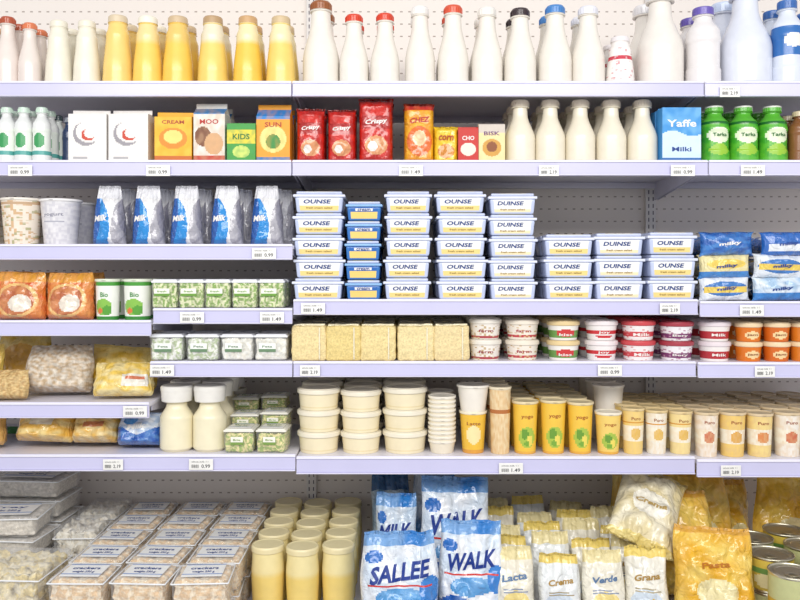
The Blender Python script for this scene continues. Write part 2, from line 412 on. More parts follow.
def shelf(px0,px1,top,hpx=16,depth=.485):
    x0,x1=X(px0),X(px1); w=x1-x0-.003; h=hpx*K; mb=MB()
    rbox(mb,w,depth,.012,.002,hx('dad8e4'),'shelfpaint',nx=4,ny=4,nz=1,y0=depth/2+.004,z0=-.012)
    rbox(mb,w,.012,.022,.002,hx('c9c7d4'),'shelfpaint',nx=2,ny=1,nz=1,y0=depth-.006,z0=-.034)
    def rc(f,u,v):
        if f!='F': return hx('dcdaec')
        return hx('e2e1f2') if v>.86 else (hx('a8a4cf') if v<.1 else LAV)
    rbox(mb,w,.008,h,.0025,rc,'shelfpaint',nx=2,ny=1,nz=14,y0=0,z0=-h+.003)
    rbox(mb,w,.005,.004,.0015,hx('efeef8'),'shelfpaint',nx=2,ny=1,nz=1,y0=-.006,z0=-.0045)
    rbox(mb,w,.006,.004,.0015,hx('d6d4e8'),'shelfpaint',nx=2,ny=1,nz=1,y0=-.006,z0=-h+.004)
    for s in(-1,1):
        xb=s*(w/2-.004)
        vs=[(xb+a,y,z) for a in(-.0015,.0015) for y,z in((.03,-.012),(depth,-.012),(depth,-.075),(.03,-.028))]
        mb.add(vs,[(0,1,2,3),(7,6,5,4),(0,3,7,4),(1,5,6,2),(2,6,7,3)],hx('c9c7d8'),'shelfpaint',False)
    return put(mb.mesh('metal_shelf'),'metal_shelf',(x0+x1)/2,0,top)
S={k:Z(v) for k,v in dict(r1=82,r2=161,l3=245,c3=300,r3=302,l4a=321,l4b=309,l5b=362,c5=362,r5=363,l5a=403,lb=455,cb=457,rb=460).items()}
for a in ((-118,292,'r1'),(292,704,'r1'),(704,1114,'r1'),(-118,292,'r2'),(292,708,'r2'),(708,1114,'r2'),(-118,293,'l3'),(293,698,'c3'),(699,1114,'r3'),
          (-118,152,'l4a'),(153,293,'l4b'),(150,293,'l5b'),(293,696,'c5'),(697,1114,'r5'),(-118,150,'l5a')):
    shelf(a[0],a[1],S[a[2]])
shelf(-118,296,S['lb'],17); shelf(296,695,S['cb'],18); shelf(696,1114,S['rb'],18)
def upright(px):
    mb=MB(); rbox(mb,.036,.02,2.75,.002,hx('e3dfdc'),'shelfpaint',nx=1,ny=1,nz=1)
    for i in range(100):
        for s in(-.008,.008):
            z=.2+i*.025; mb.add([(s-.002,-.0105,z),(s+.002,-.0105,z),(s+.002,-.0105,z+.014),(s-.002,-.0105,z+.014)],[(0,1,2,3)],hx('6b6670'),'paper',False)
    put(mb.mesh('slotted_upright'),'slotted_upright',X(px),WY-.012,0)
for p in(293,703,-118,1114): upright(p)
DK=.48
mb=MB(); rbox(mb,3.7,.83,.03,.003,hx('e4e2ee'),'shelfpaint',nx=4,ny=4,nz=1,y0=.06,z0=-.03)
rbox(mb,3.7,.012,.1,.003,LAV,'shelfpaint',nx=4,ny=1,nz=4,y0=-.36,z0=-.03)
rbox(mb,3.7,.02,.45,.003,hx('b9b7cc'),'shelfpaint',nx=4,ny=1,nz=1,y0=-.3,z0=-.48)
put(mb.mesh('display_base_deck'),'display_base_deck',0,0,DK)
def mk_tag(w=.072,h=.033,t='0.99'):
    mb=MB(); rbox(mb,w,.0016,h,.0006,hx('efeeea'),'paper',nx=2,ny=1,nz=6)
    s=lambda x,z:(x,-.0016,z)
    for i in range(12):
        x=-w*.4+i*w*.026; b=.0005+.0006*((i*7)%3)/2
        mb.add([s(x,h*.2),s(x+b,h*.2),s(x+b,h*.5),s(x,h*.5)],[(0,1,2,3)],(.1,.1,.1),'paper',False)
    text(mb,t,w*.2,h*.36,w*.36,h*.32,s,(.06,.06,.07),bold=.01); text(mb,'whole milk 1 l',-.05*w,h*.76,w*.7,h*.15,s,(.15,.15,.15),bold=0)
    return mb.mesh('price_tag')
tags=[mk_tag(t='0.99'),mk_tag(t='1.49'),mk_tag(.06,.032,t='2.19')]
for i,(px,sz,mid) in enumerate([(158,'r2',170),(411,'r2',170),(549,'r2',170),(683,'r2',170),(753,'r2',170),(730,'r1',91),(264,'l3',253),(313,'c3',308),(670,'c3',308),(192,'l4b',317),(272,'l4b',317),
     (310,'c5',370),(610,'c5',370),(752,'r3',310),(113,'lb',464),(201,'lb',464),(511,'cb',468),(731,'rb',470),(20,'r2',170),(162,'l5b',370),(765,'r5',371),(135,'l5a',411)]):
    put(tags[i%3],'price_tag',X(px,-.012),-.0115,Z(mid+6,-.011))

# ================================================================ ROW 1
r=S['r1']
for px,w,top,cap,kind in [(-14,26,22,TAN,'taper'),(8,24,18,hx('b05030'),'taper'),(30,22,24,hx('d87a50'),'taper')]:
    stock('milk_bottle',mk_bottle,px,w,top,r,body=hx('e6dad2'),cap=cap,kind=kind)
for px,w,top in[(59,27,22),(87,27,22)]: stock('cream_bottle',mk_bottle,px,w,top,r,body=hx('ece6d4'),cap=hx('e9e2d0'),kind='cone')
for px,w,top,b,u,c in[(118,30,17,'f2d07a',None,'d8c6a8'),(148,30,18,'f4ce64','f0d898','f0ead8'),(178,31,18,'f2c858','eac670','cdb490'),(213,31,18,'f0d070','e9dfc4','b89870'),(248,30,18,'f0c650','f0e0b0','c9a070'),(281,30,18,'f2d070','f0e2b4','d0b890')]:
    stock('cream_drink_bottle',mk_bottle,px,w,top,r,body=hx(b),cap=hx(c),kind='cone',upper=(.62,hx(u)) if u else None)
for px,w,top,c in[(321,36,3,hx('9a5a30')),(354,29,16,hx('d8452a')),(385,29,15,hx('d8452a')),(420,30,8,hx('efece8')),(453,31,7,hx('d9583a')),(487,31,9,hx('eeeae4')),(520,32,10,hx('3a2c30')),(555,33,7,hx('4a86c8')),(588,33,8,hx('e6e6ee'))]:
    stock('milk_bottle',mk_bottle,px,w,top,r,body=hx('ece6dc'),cap=c,kind='taper')
stock('yogurt_drink_bottle',mk_bottle,620,29,38,r,body=hx('efe9e6'),cap=hx('e8e2e4'),kind='cone',label=(.1,.75,hx('f2eeea'),[('r',0,1,.62,.74,hx('c9364a')),('n',9,2,.3,hx('d8a0a4'))]))
stock('milk_bottle',mk_bottle,660,45,-8,r,n=2,body=hx('ebe5dd'),cap=hx('e8e6e8'),kind='sharp')
stock('milk_bottle',mk_bottle,703,34,9,r,body=hx('e8e4e4'),cap=hx('6a5ab0'),kind='pet')
stock('milk_jug_bottle',mk_bottle,745,50,-12,r,n=2,body=hx('dee2ee'),cap=hx('c9d6ee'),kind='sharp')
stock('milk_bottle',mk_bottle,787,31,2,r,body=hx('dce2ee'),cap=hx('3a6ab0'),kind='pet',label=(.35,.68,hx('2d6cb4'),[('e',.5,.5,.3,.25,WHITE)]))
stock('milk_bottle',mk_bottle,822,32,4,r,body=hx('eeeaea'),cap=hx('3a6ab0'),kind='taper')
# ================================================================ ROW 2
r=S['r2']
gl=(.14,.6,hx('e9efe6'),[('e',.5,.55,.32,.3,hx('3c9a5a')),('r',0,1,0,.14,hx('58a8a0'))])
for px in(-14,7,24,42): stock('kefir_bottle',mk_bottle,px,18,108,r,body=hx('e8eae8'),cap=hx('cfe4d4'),kind='pet',label=gl)
stock('kefir_bottle',mk_bottle,58,14,116,r,n=1,y0=.12,body=hx('dfe4e0'),cap=hx('4a5a60'),kind='pet',label=gl)
stock('kefir_bottle',mk_bottle,69,13,118,r,n=1,y0=.12,body=hx('3a4a70'),cap=hx('b0b6c0'),kind='pet')
lg=[('e',.46,.52,.34,.22,hx('9a969c')),('e',.54,.56,.34,.2,hx('ebe7e2')),('e',.52,.5,.18,.11,hx('c8452e')),('e',.58,.53,.17,.09,hx('ebe7e2')),('r',.12,.5,.06,.1,hx('b0aeb0'))]
stock('milk_carton',mk_carton,92,37,110,r,dr=.8,base=hx('ebe7e2'),layers=lg,gable=.12)
stock('milk_carton',mk_carton,133,39,110,r,dr=.8,base=hx('ebe7e2'),layers=lg,gable=.12)
stock('custard_carton',mk_carton,176,36,112,r,dr=.7,base=hx('f0b020'),layers=[('w',5,3,hx('f4c440'),.7),('e',.5,.45,.38,.2,hx('e38a24')),('e',.5,.48,.25,.13,hx('f6d878')),('r',0,1,0,.12,hx('c96a20'))],txts=[('CREAM',.76,.6,.07,hx('a8401c'))],gable=.14)
stock('juice_carton',mk_carton,212,31,103,r,dr=.8,base=hx('e9e4da'),layers=[('r',0,1,.78,1,hx('3a7cb4')),('e',.3,.42,.26,.16,hx('7a4a30')),('e',.65,.3,.3,.18,hx('d8a878')),('r',0,1,0,.1,hx('c03a28')),('w',6,3,hx('c8a078'),.4)],txts=[('MOO',.66,.6,.08,hx('b52a20'))],gable=.2)
stock('snack_box',mk_carton,243,28,123,r,dr=.6,base=hx('3f9a3c'),layers=[('r',0,1,.45,.8,hx('e8d23a')),('e',.5,.25,.3,.15,hx('cfe070')),('w',7,3,hx('3a9a50'),.4)],txts=[('KIDS',.62,.6,.14,hx('2a7030'))],gable=.06)
stock('juice_carton',mk_carton,275,33,104,r,dr=.8,base=hx('f0a020'),layers=[('r',0,1,.7,1,hx('2a80c8')),('e',.5,.38,.4,.22,hx('f6e08a')),('e',.5,.34,.22,.12,hx('3a8a3c')),('r',0,1,0,.08,hx('2a78b4')),('w',7,5,hx('e8a040'),.3)],txts=[('SUN',.62,.5,.08,hx('a8381c'))],gable=.24)
redl=[('w',5,2,hx('a81410'),.6),('r',.08,.92,.52,.72,hx('b01a16')),('e',.5,.26,.34,.15,hx('e09a68')),('e',.4,.24,.14,.08,WHITE),('r',0,1,.93,1,hx('a01a14'))]
for i,(px,w,top) in enumerate([(311,29,109),(342,29,110),(376,35,99)]):
    stock('snack_pouch',mk_pouch,px,w,top,r,Dp=.07,T=.06,base=hx('d8281c'),layers=redl,style='brick',seed=i+1,wr=.005,txts=[('Crispy',.62,.62,.09,WHITE,0,.1)])
stock('snack_pouch',mk_pouch,419,31,104,r,Dp=.07,T=.06,base=hx('f0b020'),layers=[('e',.5,.35,.42,.25,hx('e8702a')),('e',.5,.4,.22,.13,hx('f6e8b8')),('r',0,1,.86,1,hx('cf3026')),('w',6,2,hx('e0702a'),.4)],style='brick',seed=6,wr=.005,txts=[('CHEZ',.7,.62,.09,hx('b8281c'),0,.1)])
stock('snack_pouch',mk_pouch,446,25,127,r,Dp=.06,T=.05,base=hx('f2cc2c'),layers=[('e',.5,.3,.35,.2,hx('d88a28'))],style='brick',seed=7,txts=[('corn',.66,.6,.14,hx('b04818'))])
stock('cocoa_carton',mk_carton,468,20,127,r,dr=.7,base=hx('c42a20'),layers=[('e',.5,.35,.38,.18,hx('f0e0d0'))],txts=[('CHO',.66,.6,.12,WHITE)],gable=.08)
stock('biscuit_box',mk_carton,491,26,124,r,dr=.7,base=hx('ead9a0'),layers=[('r',0,1,.74,1,hx('cfc4b8')),('e',.5,.36,.36,.22,hx('d09a40')),('e',.5,.38,.2,.13,hx('8a4a20'))],txts=[('BISK',.72,.6,.1,hx('6a3a70'))],gable=.05)
for px in(520,550,580,611,642): stock('milk_bottle',mk_bottle,px,30,101,r,n=3,body=hx('ece4d0'),cap=hx('e4d9c8'),kind='sharp')
stock('milk_powder_box',mk_carton,677,38,108,r,dr=.5,base=hx('3c94d8'),layers=[('w',5,3,hx('7abcea'),.7),('r',.04,.96,.06,.34,hx('e8eef4')),('s',.5,.05,6,0,hx('cfe4f4')),('r',0,1,0,.06,hx('2a6cb0'))],txts=[('Yaffe',.68,.76,.13,WHITE),('Milki',.22,.5,.08,NAVY)],gable=.04)
gb=(.1,.72,hx('3fa22c'),[('w',6,3,hx('6cc434'),.6),('e',.5,.6,.4,.22,hx('e6f0d0')),('e',.5,.2,.34,.16,hx('9ac83a')),('r',0,1,.92,1,hx('1f6a2a'))])
for px in(714,743,772): stock('green_drink_bottle',mk_bottle,px,29,107,r,body=hx('5cb838'),cap=hx('eef0e6'),kind='pet',lid=.97,label=gb,txt=('Tarka',.48,.5,.06,hx('1f6a2a')))
stock('brown_drink_bottle',mk_bottle,800,24,112,r,body=hx('8a5a34'),cap=hx('d8c8a8'),kind='pet')
stock('green_drink_bottle',mk_bottle,830,29,107,r,body=hx('5cb838'),cap=hx('eef0e6'),kind='pet',lid=.97,label=gb)
# ================================================================ ROW 3 left
r=S['l3']
cp=[('n',12,1,.15,hx('d8b48c')),('n',10,4,.25,hx('b4b088')),('r',0,1,.86,.9,hx('c8a888'))]
stock('paper_cup',mk_cup,-20,40,200,r,base=hx('e9dfd2'),layers=cp,lid=hx('efe8dc'),n=2)
stock('paper_cup',mk_cup,22,41,199,r,base=hx('efe4d4'),layers=cp,lid=hx('f2ece0'),n=2)
stock('paper_cup',mk_cup,61,41,200,r,base=hx('e6e4e6'),layers=[('w',12,2,hx('c6c4ce'),.6),('r',.2,.8,.5,.52,hx('b0b0bc'))],lid=hx('f2f0ee'),n=2,txt=('yogurt',.65,.5,.08,hx('8a8a9a')))
swl=[('e',.0,.3,.62,.52,hx('1f8cd8')),('e',-.12,.42,.42,.5,hx('1459ac')),('e',1.0,.25,.34,.5,hx('b4b2ba')),('e',1.05,.5,.2,.3,hx('9a98a4')),('r',0,1,.78,1,hx('f0f0f3'))]
for i,px in enumerate((114,153,191,231,271)):
    stock('milk_pouch',mk_pouch,px-4,34,186,r,Dp=.085,T=.08,base=hx('f2f1f1'),layers=swl,style='stand',seed=i,wr=.004,topw=.62,n=3,txts=[('Milk',.45,.38,.1,WHITE,-.15,.1)],rot=0)
    stock('milk_pouch',mk_pouch,px+14,22,190,r,Dp=.085,T=.06,y0=.12,base=hx('e2e2e6'),layers=[('e',1.0,.3,.4,.5,hx('a9a7b0')),('r',0,1,0,.12,hx('c9c8d0'))],style='stand',seed=i+9,wr=.004,topw=.6,n=1,rot=0)
# ================================================================ ROW 3 centre stacks
r=S['c3']
for i,(px,w,top,n,var) in enumerate([(320,51,193,5,0),(364,36,203,5,1),(408,47,193,5,0),(460,51,193,5,0),(511,48,195,5,2),(566,50,235,3,0),(616,50,234,3,2),(667,49,233,3,0)]):
    yc=.03+.055; W=w*K*(1+yc/D); h=(Z(top,yc)-r)/n
    me=get(mk_butter,W,h,var=var,Dp=.11)
    for row in range(3):
        for l in range(n): put(me,'butter_tub',X(px,yc)+random.uniform(-.003,.003),yc+row*.116,r+l*h+.0004*(l+1),rz=random.uniform(-2,2))
# ================================================================ ROW 3 right bags
r=S['r3']
bl=[('e',.5,.5,.46,.3,hx('3a7ac4')),('r',.05,.95,.35,.6,hx('f0cf5a'))]
for i,(px,w,zz,c,l) in enumerate([(725,50,0,'e9eef4',bl),(725,51,.068,'f0e2a8',[('r',0,1,0,.3,hx('3a84cc')),('e',.5,.6,.4,.2,hx('f4d460'))]),(727,54,.136,'1f5cb0',[('w',5,3,hx('4a90da'),.7)]),
      (780,54,0,'dfeaf4',[('w',5,1,hx('8ab8e0'),.7),('r',0,1,0,.35,hx('3a84cc'))]),(779,52,.068,'e8eef6',bl),(786,50,.136,'2a6ac0',[('r',.1,.9,.2,.5,hx('e9eef4'))]),(836,52,0,'e9eef4',bl),(836,52,.068,'f0e2a8',bl)]):
    W=w*K*1.04
    for q in range(2):
        me=get(mk_pouch,W,.17,base=hx(c),layers=l,style='pillow',T=.062,seed=i,wr=.006)
        put(me,'powder_bag',X(px,.1),.085+q*.18,r+zz+.036,rx=-90,rz=random.uniform(-4,4))
    meF=get(mk_pouch,W*1.02,.074,base=hx(c),layers=l,style='pillow',T=.06,seed=i+30,wr=.007,txts=[('milky',.5,.38,.17,NAVY if c!='1f5cb0' else WHITE,0,.08)])
    put(meF,'powder_bag',X(px,.04),.048,r+zz+.002,rz=random.uniform(-3,3),ry=random.uniform(-1.5,1.5))
# ================================================================ left 4a
r=S['l4a']
ol=[('w',5,2,hx('e8903a'),.7),('r',0,1,.8,1,hx('eaa63a')),('e',.5,.42,.42,.36,hx('f2cc84')),('e',.5,.42,.35,.3,hx('c06a40')),('w',6,7,hx('e8a060'),.5),('e',.58,.36,.22,.18,hx('efe4d4'))]
stock('snack_bag',mk_pouch,22,50,272,r,Dp=.09,T=.085,base=hx('d85a20'),layers=ol,style='sag',seed=3,n=2,wr=.009)
stock('snack_bag',mk_pouch,71,48,273,r,Dp=.09,T=.085,base=hx('dc6c28'),layers=ol,style='sag',seed=4,n=2,wr=.009)
stock('snack_bag',mk_pouch,-28,46,273,r,Dp=.09,T=.085,base=hx('dc7430'),layers=ol,style='sag',seed=5,n=1)
for px,w in((108,25),(138,29)):
    stock('yogurt_cup',mk_cup,px,w,279,r,n=3,base=hx('f1f2ea'),layers=[('r',0,1,0,.1,hx('3c8a3a')),('r',0,1,.82,.96,hx('4a9a3c')),('e',.45,.32,.36,.2,hx('8ac050')),('e',.62,.24,.2,.12,hx('5aa03a')),('e',.3,.22,.1,.08,hx('e07a40'))],lid=hx('e6ecd8'),rb=.85,txt=('Bio',.62,.3,.12,hx('3a8a3c')))
r=S['l4b']
for i,px in enumerate((168,194,220,247,273)):
    stock('salad_tub',mk_clam,px,26,279,r,n=2,Dp=.085,passD=True,food=hx('82aa34'),food2=hx('ecedc0'),label=hx('f2f4e4'),txt='fresh',txtc=hx('6a9a3a'),lab=(.12,.7,.42,.68),fill=.86,seed=i,amp=.005)
r=S['l5b']
for i,px in enumerate((170,206,240,273)):
    stock('fresh_cheese_tub',mk_clam,px,33,333,r,n=2,Dp=.09,passD=True,food=hx('f4f4ec'),food2=hx('b8c89a') if i<2 else hx('ece8da'),label=hx('f2f4ee'),txt='Feta',txtc=hx('6a8a68'),lab=(.15,.65,.34,.66),fill=.8,seed=i,amp=.005)
# ================================================================ centre row 5
r=S['c5']
for i,(px,w) in enumerate([(311,34),(345,34),(379,35),(415,36),(450,35)]):
    stock('cheese_block',mk_block,px,w,322,r,n=3,Dp=.13,passD=True,col=hx(['f0daa0','ead28a','eed89a','f0dca4','eed8a2'][i]),seed=i)
def twohigh(px,w,top,r,base,layers,lid,txt=None,name='yogurt_pot',n=4,**k):
    stock(name,mk_tub,px,w,top,r,n=n,layers_n=2,base=base,layers=layers,lid=lid,txt=txt,**k)
twohigh(485,33,318,r,hx('efe9e0'),[('r',0,1,.08,.2,hx('b04a50')),('n',14,1,.25,hx('c8b08a'))],hx('ece6da'),('farm',.42,.45,.14,hx('9a3a40')))
twohigh(522,34,319,r,hx('efe6d8'),[('r',0,1,.1,.26,hx('c0404a')),('n',14,3,.25,hx('d0b080'))],hx('eee4d2'),('farm',.45,.45,.14,hx('a8303a')))
twohigh(563,33,320,r,hx('f2efe8'),[('r',0,1,.1,.5,hx('6a9a4c')),('e',.5,.38,.3,.2,hx('cf3a3a'))],hx('e8cf9a'),('kiss',.3,.4,.14,WHITE))
twohigh(601,33,320,r,hx('f2ecea'),[('r',0,1,.3,.52,hx('cc3038')),('e',.5,.2,.3,.08,hx('cc3038'))],hx('f0e6e6'),('joy',.4,.35,.16,WHITE))
twohigh(638,34,320,r,hx('f2ecea'),[('r',0,1,.18,.42,hx('d0454c')),('n',12,3,.3,hx('d88a8a'))],hx('cf4a50'),('Milk',.3,.5,.15,WHITE))
twohigh(676,34,321,r,hx('f0eef0'),[('r',0,1,.12,.4,hx('7a3a6a')),('n',12,5,.3,hx('b88aa0'))],hx('a83a48'),('Bery',.27,.45,.15,WHITE))
r=S['r5']
twohigh(714,32,321,r,hx('f2ece8'),[('r',0,1,.15,.5,hx('b8323a'))],hx('e8dce0'),('Milk',.33,.45,.14,WHITE))
for px,c in((748,'e07820'),(776,'d86c20'),(803,'e08228'),(832,'e08030')):
    twohigh(px,27,322,r,hx(c),[('e',.5,.35,.3,.2,hx('f4d8a0'))],hx('f0d8b0'),('jam',.35,.4,.14,hx('8a3a14')),name='fruit_pot')
# ================================================================ left 5a bags
r=S['l5a']
def bag(name,px,w,top,base_z,y,T,base,layers,seed,txts=(),style='sag',rx=-12,rz=0,ry=0,mat='film',wr=.01,n=1,dz=0):
    W=w*K*(1+y/D); H=(Z(top,y)-base_z)/max(.5,math.cos(math.radians(rx)))
    me=get(mk_pouch,W,H,base=base,layers=list(layers),style=style,T=T,seed=seed,txts=list(txts),mat=mat,wr=wr)
    for i in range(n): put(me,name,X(px,y),y+T/2+i*(T+.01),base_z+dz+.002+math.sin(math.radians(abs(rx)))*T*.4+abs(math.sin(math.radians(ry)))*W/2,rx=rx,rz=rz,ry=ry)
bag('cereal_bag',14,54,337,r,.22,.1,hx('f0ca54'),[('w',5,3,hx('f6e096'),.8),('e',.5,.5,.36,.26,hx('e8b44c'))],11)
bag('cereal_bag',50,68,352,r,.07,.12,hx('ece2d2'),[('w',14,3,hx('c4a478'),.8)],12,[],mat='crumb',rz=2)
bag('granola_bag',2,42,374,r,.01,.06,hx('e6c88c'),[('w',14,7,hx('b88a50'),.7)],13,[],mat='crumb')
bag('pasta_bag',116,72,354,r,.15,.1,hx('f2c640'),[('w',5,2,hx('f8e08c'),.9),('r',0,1,.9,1,hx('f6da80'))],14,[],rz=-3,ry=4)
bag('pasta_bag',119,60,369,r,.025,.07,hx('f4cf60'),[('w',6,2,hx('f8e6a8'),.9),('r',.5,.92,.22,.58,hx('f4eee0')),('r',.55,.87,.44,.53,hx('d87a54'))],15,[],rz=5,rx=-20)
bag('cereal_bag',-32,50,350,r,.06,.1,hx('ecc860'),[],16)
r=S['lb']
bag('rice_bag',36,58,419,r,.03,.12,hx('ecb850'),[('w',6,1,hx('f6dc94'),.9),('r',.3,.7,.42,.62,hx('f4e8cc'))],17,[],rx=-20,ry=2)
bag('rice_bag',88,46,420,r,.03,.12,hx('eebc58'),[('w',6,4,hx('f6dfa4'),.9),('r',.3,.75,.38,.54,hx('cf7a44'))],18,[],rx=-20)
bag('powder_bag',134,44,421,r,.03,.1,hx('e6ecf4'),[('s',.42,.12,7,1,hx('1f58b0')),('e',.3,.75,.18,.14,hx('3a8acc')),('w',7,3,hx('6aa0da'),.5)],19,[('Milk',.55,.45,.16,WHITE,0,.1)],rx=-15)
bag('herb_bag',2,26,430,r,.25,.05,hx('3c8a3c'),[],20)
bag('cereal_bag',-26,44,418,r,.03,.1,hx('e3b468'),[],21,rx=-15)
for px in(177,210): stock('cream_jar',mk_bottle,px,33,385,r,n=4,body=hx('f1e8c8'),cap=hx('ece9e2'),kind='jug')
stock('cream_jar',mk_bottle,236,22,388,r,n=1,y0=.36,body=hx('f0e6c8'),cap=hx('f1ecde'),kind='jug')
for i,(px,w,top,nl,y0) in enumerate([(242,30,426,1,.02),(274,30,426,1,.02),(247,28,412,2,.13),(277,28,410,2,.13),(248,26,396,3,.24),(276,26,394,3,.24)]):
    stock('cheese_tray',mk_clam,px,w,top,r,n=1,y0=y0,Dp=.1,passD=True,layers_n=nl,food=hx('f0e2a0'),food2=hx('9ab452'),label=hx('f4f1e4'),toplabel=True,txt='Brie',txtc=hx('7a9a4a'),lab=(.25,.65,.35,.68),fill=.75,seed=i,lid=hx('f2f0e4'))
# ================================================================ centre bottom shelf
r=S['cb']
for px,w,top,nl in[(319,43,387,3),(361,41,389,3),(405,45,386,3)]:
    stock('cream_cheese_tub',mk_tub,px,w,top,r,n=3,layers_n=nl,base=hx('f2e5c2'),layers=[('r',0,1,.1,.2,hx('ead9ac'))],lid=hx('f1e9d4'),rb=.86)
for l in range(11):
    y=.03+.042; W=28*K*1.03; me=get(mk_cup,W,.04,base=hx('ece2cc'),lid=hx('f1eadb'),rb=.8)
    for q in range(2): put(me,'paper_bowl',X(442,y),y+q*.1,r+l*.0135+.0003)
stock('yogurt_cup',mk_cup,473,28,410,r,n=1,base=hx('f0c040'),layers=[('r',0,1,0,.1,hx('e0a040')),('e',.5,.45,.3,.22,hx('f8e4a8'))],lid=hx('f4ead0'),txt=('Latte',.72,.5,.08,hx('a8602a')),y0=.03)
stock('dessert_cup',mk_cup,473,33,384,r+(Z(410,.08)-r)+.0005,n=1,base=hx('efe8dc'),lid=hx('f4eee2'),rb=.74,y0=.02)
stock('yogurt_cup',mk_cup,500,23,386,r,n=4,base=hx('ecd4a8'),layers=[('w',9,3,hx('dcb078'),.6),('r',0,1,.6,.66,hx('b8703a'))],lid=hx('efe2c4'),rb=.8)
yl=[('e',.5,.32,.34,.2,hx('a8c24a')),('e',.4,.38,.16,.1,hx('6a9a34')),('e',.62,.26,.14,.1,hx('ecd860')),('e',.48,.2,.12,.06,hx('7aa83a')),('r',0,1,0,.05,hx('e8b048'))]
for px,w,top in((525,27,400),(553,27,399),(580,27,401)):
    stock('yogurt_cup',mk_cup,px,w,top,r,n=5,base=hx('f2c648'),layers=yl,lid=hx('eadab0'),rb=.78,txt=('yogo',.7,.45,.07,hx('a85a1c')))
stock('yogurt_cup',mk_cup,608,27,411,r,n=1,y0=.02,base=hx('f2d070'),layers=yl,lid=hx('f4ecd8'),rb=.76,txt=('yogo',.7,.45,.07,hx('a85a1c')))
stock('dessert_cup',mk_cup,608,32,384,r,n=3,y0=.13,base=hx('f1ece2'),lid=hx('f5f0e6'),rb=.66)
cl=[('r',0,1,.28,.62,hx('f6efdc')),('e',.5,.45,.26,.13,hx('e4b85c')),('w',8,6,hx('e8c890'),.35),('r',0,1,.68,.71,hx('d89a40'))]
for i,(px,w,top) in enumerate(((633,23,407),(656,23,409),(680,24,410))):
    stock('yogurt_cup',mk_cup,px,w,top,r,n=5,base=hx(['f0d07c','f2ede0','f2dc98'][i]),layers=cl,lid=hx('e4cc98'),rb=.8,txt=('Puro',.78,.4,.07,hx('9a5a2a')))
r=S['rb']
for i,(px,w,top) in enumerate(((706,25,411),(732,27,411),(759,27,412),(787,28,411),(816,28,411),(845,28,411))):
    stock('yogurt_cup',mk_cup,px,w,top,r,n=5,base=hx(['f1e6d8','f0cc74','f2d88c','f2ece2','f0cc74','f2ece2'][i]),layers=[cl[0],('e',.5,.45,.26,.13,hx(['cf7a5a','e0a850','dc8a50','cc6a4a','e0a040','c8503a'][i])),('w',8,i,hx('e0bc88'),.4)],lid=hx('e2cca6'),rb=.8,txt=('Puro',.78,.4,.07,hx('9a4a2a')))
# ================================================================ base deck products
r=DK+.0005
me=get(mk_clam,.25,.062,Dp=.17,food=hx('efe8dc'),food2=hx('dcd4c8'),label=WHITE,toplabel=True,txt='Tray',fill=.82,seed=3,solidlid=False)
for y in(.14,.34):
    for l in range(5 if y>.3 else 4):
        for x in(-1.245,-1.54): put(me,'deli_tray',x+random.uniform(-.006,.006),y,r+l*.0655,rz=random.uniform(-5,5))
me=get(mk_clam,.13,.2,Dp=.17,food=hx('efe6d2'),food2=hx('faf6ea'),label=None,fill=.92,amp=.016,seed=5,solidlid=False)
put(me,'popcorn_tub',-1.03,.2,r,rz=3); put(me,'popcorn_tub',-1.03,.4,r,rz=-2)
me=get(mk_clam,.27,.19,Dp=.2,food=hx('f0dcA0'),food2=hx('f8eed0'),label=None,fill=.92,amp=.018,seed=6,solidlid=False)
put(me,'grated_cheese_tub',-1.12,-.1,r,rz=-3)
put(me,'grated_cheese_tub',-1.43,-.1,r,rz=4)
me=get(mk_clam,.152,.093,Dp=.135,food=hx('ecca9c'),food2=hx('f8e8cc'),label=hx('f3f3f0'),toplabel=True,txt='crackers',fill=.9,amp=.008,seed=7,solidlid=False)
for ci,x in enumerate((-.87,-.704,-.54)):
    for y in (.41,.26,.11,-.04,-.19):
        for l in(0,1): put(me,'cracker_pack',x+random.uniform(-.004,.004),y,r+l*.0965,rz=random.uniform(-4,4))
me=get(mk_bottle,.1,.208,body=hx('f2d67c'),cap=hx('eee0b0'),kind='jar',upper=(.6,hx('f4e4a8')))
for ci,x in enumerate((-.393,-.288,-.183)):
    for y in(.425,.315,.205,.095,-.015): put(me,'custard_jar',x+random.uniform(-.001,.001),y-(.015 if ci==1 else 0),r,rz=0)
wl=[('s',.24,.06,6,0,hx('1c5cb4')),('r',0,1,.86,1,hx('2a80d0')),('s',.13,.03,9,1,hx('7cbcec')),('e',.5,.38,.32,.09,hx('4f9edc')),('w',4,9,hx('a8ccec'),.45),('e',.16,.76,.12,.06,hx('1f6cc0')),('e',.88,.45,.14,.13,hx('2f80d0')),('r',.1,.9,.48,.5,hx('d8332a'))]
def bb(px,w,y,seed,txt='WALK',rx=-18,rz=0,base='f4f6f9',layers=wl,T=.1,name='powder_bag',ry=0,z=r,H=.26,col=hx('10348a'),tw=.76,style='sag',wr=.011,th=.17):
    me=get(mk_pouch,w,H,base=hx(base),layers=layers,style=style,T=T,seed=seed,txts=[(txt,.62,tw,th,col,0,.12)] if txt else [],wr=wr)
    put(me,name,px,y,z+.014+abs(math.sin(math.radians(ry)))*w/2,rx=rx,rz=rz,ry=ry)
bb(X(400,-.2),.215,-.2,31,'SALLEE',H=.275,rz=3,rx=-12)
bb(X(471,-.12),.185,-.13,32,'WALK',H=.285,rz=-4,rx=-12)
bb(X(456,.1),.22,.07,33,'WALK',H=.36,rz=2,rx=-10)
bb(X(395,.1),.13,.06,34,'MILK',H=.31,rz=-4,rx=-12,base='dfe8f2')
bb(X(392,.25),.13,.26,35,'',H=.33,rz=5,base='5a84a8',layers=[('w',4,2,hx('cfe0ee'),.9),('r',0,1,.8,1,hx('2a5a8a'))])
